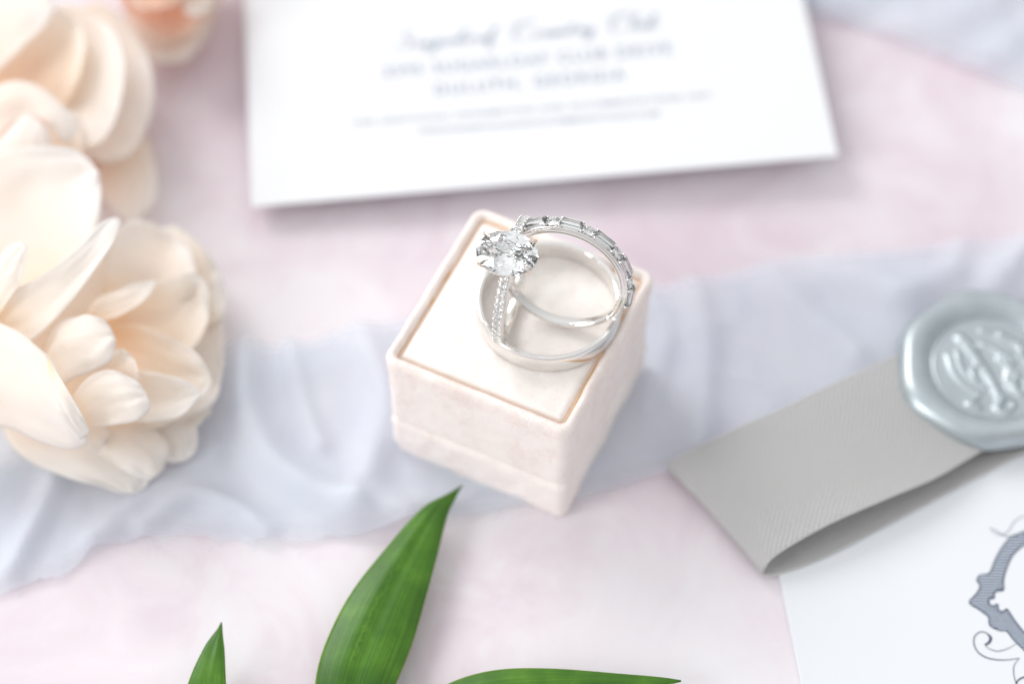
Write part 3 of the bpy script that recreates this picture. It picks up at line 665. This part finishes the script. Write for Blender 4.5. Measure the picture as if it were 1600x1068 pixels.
# ------------------------------------------------------------------ roses
def petal(parent, Lp, Rp, bulge, mat, nu=34, nv=18, ripple=.07, seed=0, roll=0.0, nm='petal'):
    A = crom([P(*q) for q in Lp], nu + 1)[:-1]; B = crom([P(*q) for q in Rp], nu + 1)[:-1]; G = np.empty((nu, nv, 3)); tt = np.linspace(0, 1, nv); uv = []
    for i in range(nu):
        u = i / (nu - 1); a, b = Vector(A[i]), Vector(B[i]); i0, i1 = max(i - 1, 0), min(i + 1, nu - 1)
        du = Vector((A[i1] + B[i1] - A[i0] - B[i0]) / 2); nr = (b - a).cross(du)
        if nr.length < 1e-6: nr = Vector((0, -.4, 1))
        if nr.dot(-D_) < 0: nr = -nr
        nr.normalize(); w = (b - a).length
        for j, t in enumerate(tt):
            p = a.lerp(b, t) + nr * ((bulge if bulge < .13 else bulge * .75) * math.sin(math.pi * t) * min(1, w / .8) * (.25 + .75 * math.sin(math.pi * min(1, u * .85 + .08))))
            e = (abs(2 * t - 1) ** 2 * u + u ** 3) * (1 - .6 * u ** 6)
            wk = min(1, w / .7) ; p += nr * wk * ripple * e * (noise.noise(Vector((u * 4 + seed, t * 5, seed * 1.7))) * 2.0 + noise.noise(Vector((u * 10 + seed, t * 12, seed))) * .7) + nr * wk * (.05 * noise.noise(Vector((u * 2, t * 3, seed + 5))) + .012 * noise.noise(Vector((u * 3, t * 11, seed + 7))))
            G[i, j] = p; uv.append((u * .8 + .2 * abs(2*t-1) ** 2 * u, t))
    o = mesh_obj(nm, G.reshape(-1, 3), grid_faces(nu, nv), mat, uvs=uv); md = o.modifiers.new('thickness', 'SOLIDIFY'); md.thickness = .012; md.offset = 0
    adopt(o, parent); return o
ra = empty('rose', P(130, 560, 0)); tag(ra, 'open cream rose with loose curling petals on the blue gauze, lowest of the flowers', 'flower', 'garden roses')
PA = MAT['petal']; PB = MAT['petal2']; PC = MAT['petal3']
A_PET = [
 ([(60,680,.7),(0,600,.8),(0,480,.8),(60,410,.8),(150,380,.9)], [(200,670,.7),(270,620,.8),(290,520,.8),(240,430,.9),(150,380,.9)], -.25, PB),
 ([(40,600,.5),(2,650,.55),(25,705,.45),(95,742,.42),(170,766,.33),(207,774,.28)], [(150,620,.7),(200,670,.6),(240,702,.5),(238,738,.36),(228,760,.30),(207,774,.28)], .12, PA),
 ([(190,640,.6),(220,690,.5),(252,718,.45),(285,722,.4)], [(230,600,.6),(300,640,.5),(309,680,.42),(304,708,.4),(285,722,.4)], .10, PA),
 ([(120,650,.85),(145,700,.8),(195,735,.62),(232,750,.5),(245,742,.5)], [(190,630,.85),(240,668,.75),(262,695,.62),(258,728,.52),(245,742,.5)], .12, PA),
 ([(200,430,.7),(215,375,.8),(262,352,.85),(300,368,.85)], [(240,480,.7),(320,460,.8),(336,420,.85),(300,368,.85)], .1, PB),
 ([(150,660,.85),(230,670,.85),(290,652,.75),(335,622,.75),(349,570,.75)], [(170,500,.9),(240,430,.9),(315,395,.8),(345,480,.75),(349,570,.75)], -.26, PA),
 ([(160,480,.95),(162,420,1.05),(180,365,1.15),(212,344,1.2),(250,352,1.2)], [(200,500,.95),(270,480,1.0),(306,450,1.1),(296,390,1.2),(250,352,1.2)], -.22, PA),
 ([(160,500,1.05),(200,458,1.25),(250,437,1.35),(300,425,1.3),(326,440,1.2)], [(170,540,1.05),(230,560,1.05),(292,552,1.05),(324,505,1.1),(326,440,1.2)], -.24, PB),
 ([(130,500,1.25),(150,468,1.45),(200,446,1.6),(247,437,1.65)], [(150,505,1.25),(185,494,1.45),(222,474,1.6),(247,437,1.65)], -.06, PA),
 ([(160,510,1.25),(210,506,1.4),(260,525,1.5),(305,550,1.45),(333,590,1.25)], [(170,570,1.15),(220,606,1.15),(270,628,1.15),(315,622,1.15),(333,590,1.25)], -.22, PB),
 ([(170,575,1.35),(220,578,1.5),(280,590,1.5),(318,612,1.4)], [(160,640,1.25),(215,658,1.25),(280,650,1.25),(318,612,1.4)], -.20, PA),
 ([(-40,520,1.2),(-80,350,1.6),(-30,250,2.0),(50,226,2.15),(120,234,2.1),(156,264,2.0)], [(70,500,1.2),(115,430,1.5),(150,370,1.85),(158,310,2.0),(156,264,2.0)], -.25, PA),
 ([(250,450,.6),(290,400,.7),(322,396,.75),(338,420,.75)], [(280,520,.6),(345,500,.7),(350,455,.75),(338,420,.75)], .08, PA),
 ([(230,560,.5),(300,600,.55),(330,640,.5),(322,652,.5)], [(220,620,.5),(262,655,.5),(300,668,.5),(322,652,.5)], .08, PB),
 ([(140,620,1.45),(160,565,1.75),(186,544,1.9),(208,558,1.9)], [(190,620,1.45),(218,604,1.7),(220,580,1.85),(208,558,1.9)], .08, PB),
 ([(95,650,1.4),(128,600,1.85),(165,578,2.0),(202,588,2.0),(229,612,1.95)], [(120,672,1.4),(178,664,1.7),(215,656,1.85),(233,638,1.9),(229,612,1.95)], .10, PA),
 ([(55,570,1.5),(88,506,2.0),(130,492,2.2),(167,503,2.2),(181,530,2.1)], [(70,620,1.5),(118,590,1.9),(155,574,2.0),(176,556,2.1),(181,530,2.1)], .09, PA),
 ([(-90,520,1.6),(0,466,2.15),(55,437,2.4),(118,392,2.6),(158,349,2.7),(191,334,2.75)], [(-40,580,1.6),(45,534,2.0),(95,488,2.25),(140,432,2.45),(176,380,2.65),(191,334,2.75)], -.10, PA),
 ([(-40,470,1.9),(0,402,2.5),(28,378,2.65),(43,382,2.7)], [(-10,510,1.9),(12,470,2.3),(34,430,2.55),(43,382,2.7)], .08, PA),
 ([(-140,580,1.2),(-50,500,2.0),(20,512,2.35),(75,560,2.4),(112,625,2.2),(143,688,1.7)], [(-140,660,1.0),(-50,668,1.15),(10,668,1.25),(60,690,1.3),(110,703,1.35),(143,688,1.7)], .30, PA),
 ([(73,556,2.42),(79,600,2.44),(94,650,2.3),(128,690,1.85)], [(73,556,2.42),(103,604,2.5),(130,650,2.25),(142,676,1.85)], .05, PA),
 ([(100,640,.9),(118,668,1.0),(128,690,1.0),(150,706,.9),(156,690,.9)], [(140,640,.9),(160,655,.95),(170,670,.95),(168,684,.95),(156,690,.9)], .05, PA),
]
for k_, (a, b, bl, m_) in enumerate(A_PET): petal(ra, a, b, bl, m_, seed=k_ * 3.3)
rbq = empty('rose', P(50, 150, 0)); tag(rbq, 'blurred peach rose with cupped petals, at the left edge above the open cream one', 'flower', 'garden roses')
B_PET = [
 ([(20,300,.5),(-60,200,.6),(-40,60,.7),(60,0,.8)], [(150,260,.5),(200,180,.6),(170,60,.7),(60,0,.8)], -.2, PC),
 ([(60,220,.4),(130,262,.4),(165,315,.4),(200,345,.4),(226,336,.4)], [(150,160,.5),(222,205,.5),(245,262,.4),(244,312,.4),(226,336,.4)], .15, PB),
 ([(50,200,.8),(115,245,.9),(168,250,.9),(206,234,1.0),(227,205,1.0)], [(80,40,.8),(150,5,1.0),(202,40,1.1),(236,105,1.1),(239,165,1.0),(227,205,1.0)], -.12, PA),
 ([(40,180,1.1),(108,220,1.3),(146,228,1.45),(172,202,1.55),(191,152,1.6)], [(40,60,1.2),(90,8,1.5),(140,18,1.65),(182,55,1.7),(194,100,1.7),(191,152,1.6)], -.2, PA),
 ([(-10,200,1.1),(-30,110,1.2),(10,60,1.5),(60,22,1.75),(100,12,1.85)], [(60,200,1.1),(112,152,1.4),(132,92,1.7),(126,42,1.8),(100,12,1.85)], -.3, PB),
 ([(-80,120,1.3),(-60,20,1.8),(0,-40,2.05),(60,-30,2.1),(90,8,2.1)], [(-30,150,1.3),(0,112,1.6),(32,80,1.85),(70,40,2.0),(90,8,2.1)], .15, PA),
 ([(-60,210,1.4),(-30,150,1.8),(20,128,2.0),(60,135,2.0),(98,165,1.95),(128,204,1.8)], [(-40,270,1.4),(0,212,1.75),(40,182,1.85),(76,192,1.85),(102,222,1.75),(128,204,1.8)], .1, PA),
 ([(55,255,1.2),(74,202,1.7),(95,166,1.9),(122,182,1.85)], [(115,262,1.2),(134,238,1.6),(136,206,1.75),(122,182,1.85)], .1, PB),
 ([(-60,340,1.4),(-30,250,1.85),(0,215,2.0),(38,180,2.15),(56,185,2.15)], [(40,340,1.4),(72,262,1.75),(80,226,1.95),(72,200,2.1),(56,185,2.15)], .14, PA),
 ([(-60,300,1.0),(-40,200,1.2),(20,160,1.3),(60,170,1.3)], [(60,320,1.0),(120,260,1.1),(110,200,1.2),(60,170,1.3)], -.1, PC),
]
for k_, (a, b, bl, m_) in enumerate(B_PET): petal(rbq, a, b, bl, m_, seed=50 + k_ * 2.7, ripple=.04)
rc = empty('rose', P(265, 10, 0)); tag(rc, 'small coral pink rosebud cut off by the top edge, beside the white card', 'flower', 'garden roses')
C_PET = [
 ([(200,-60,.5),(196,20,.5),(215,82,.5),(245,100,.5),(268,100,.5)], [(350,-60,.5),(338,10,.5),(318,66,.5),(292,95,.5),(268,100,.5)], .15, PB),
 ([(190,-80,.9),(186,-10,1.0),(205,30,1.1),(250,66,1.0)], [(330,-80,.9),(325,-10,1.0),(300,50,1.05),(250,66,1.0)], -.25, PC),
 ([(200,-70,1.2),(195,-20,1.5),(215,8,1.6),(245,14,1.6)], [(290,-70,1.2),(300,-25,1.5),(280,5,1.6),(245,14,1.6)], -.15, PC),
 ([(280,-80,1.1),(275,-20,1.3),(290,20,1.35),(305,28,1.3)], [(340,-80,1.1),(338,-20,1.2),(325,15,1.3),(305,28,1.3)], .1, PB),
 ([(225,-80,1.5),(222,-40,1.8),(240,-14,1.85),(258,-12,1.85)], [(285,-80,1.5),(290,-45,1.8),(276,-18,1.85),(258,-12,1.85)], .12, PB),
]
for k_, (a, b, bl, m_) in enumerate(C_PET): petal(rc, a, b, bl, m_, seed=90 + k_ * 2.1)

# ------------------------------------------------------------------ ruscus sprig
sp = empty('ruscus_sprig', P(600, 1240, .1)); tag(sp, 'glossy green leaf sprig entering from the bottom edge in front of the ring box', 'leaf sprig')
def leaf(Lp, Rp, fold, seed):
    nu, nv = 60, 24; A = crom([P(*q) for q in Lp], nu); B = crom([P(*q) for q in Rp], nu); G = np.empty((nu, nv, 3)); uv = []
    for i in range(nu):
        u = i / (nu - 1); a, b = Vector(A[i]), Vector(B[i]); w = (b - a).length
        for j in range(nv):
            t = j / (nv - 1); p = a.lerp(b, t); p.z += fold * w * (math.sin(math.pi * t) * .7 - .22 * math.exp(-((t - .5) / .1) ** 2)) + .012 * noise.noise(Vector((u * 5, t * 4, seed)))
            G[i, j] = p; uv.append((u, t))
    o = mesh_obj('leaf', G.reshape(-1, 3), grid_faces(nu, nv), MAT['leaf'], uvs=uv); md = o.modifiers.new('thickness', 'SOLIDIFY'); md.thickness = .022; md.offset = 0; adopt(o, sp)
leaf([(722,758,.34),(702,770,.36),(662,792,.40),(600,860,.46),(545,932,.48),(506,1012,.46),(492,1075,.42),(500,1150,.34),(535,1225,.22)],
     [(722,758,.34),(712,778,.36),(700,802,.38),(683,868,.40),(666,930,.40),(643,1008,.38),(618,1070,.34),(585,1150,.28),(545,1225,.22)], .16, 1)
leaf([(346,972,.55),(338,984,.55),(320,1010,.54),(295,1065,.5),(280,1130,.42),(330,1230,.25)], [(346,972,.55),(348,990,.55),(351,1015,.54),(353,1068,.5),(358,1140,.40),(345,1230,.25)], .12, 2)
leaf([(1064,1063,.60),(1040,1059,.60),(980,1053,.62),(860,1044,.62),(770,1047,.58),(700,1068,.5),(620,1120,.35),(560,1200,.2)],
     [(1064,1063,.60),(1040,1070,.60),(980,1090,.55),(880,1122,.45),(790,1140,.4),(700,1150,.32),(630,1180,.25),(570,1210,.2)], .14, 3)
tube('stem', [P(540, 1225, .2), P(560, 1300, .16), P(600, 1420, .14)], [.05, .06, .07], MAT['stem'], sp, 10, 16)
tube('stem', [P(337, 1230, .25), P(430, 1290, .2), P(570, 1330, .16)], [.03, .035, .04], MAT['stem'], sp, 8, 16)
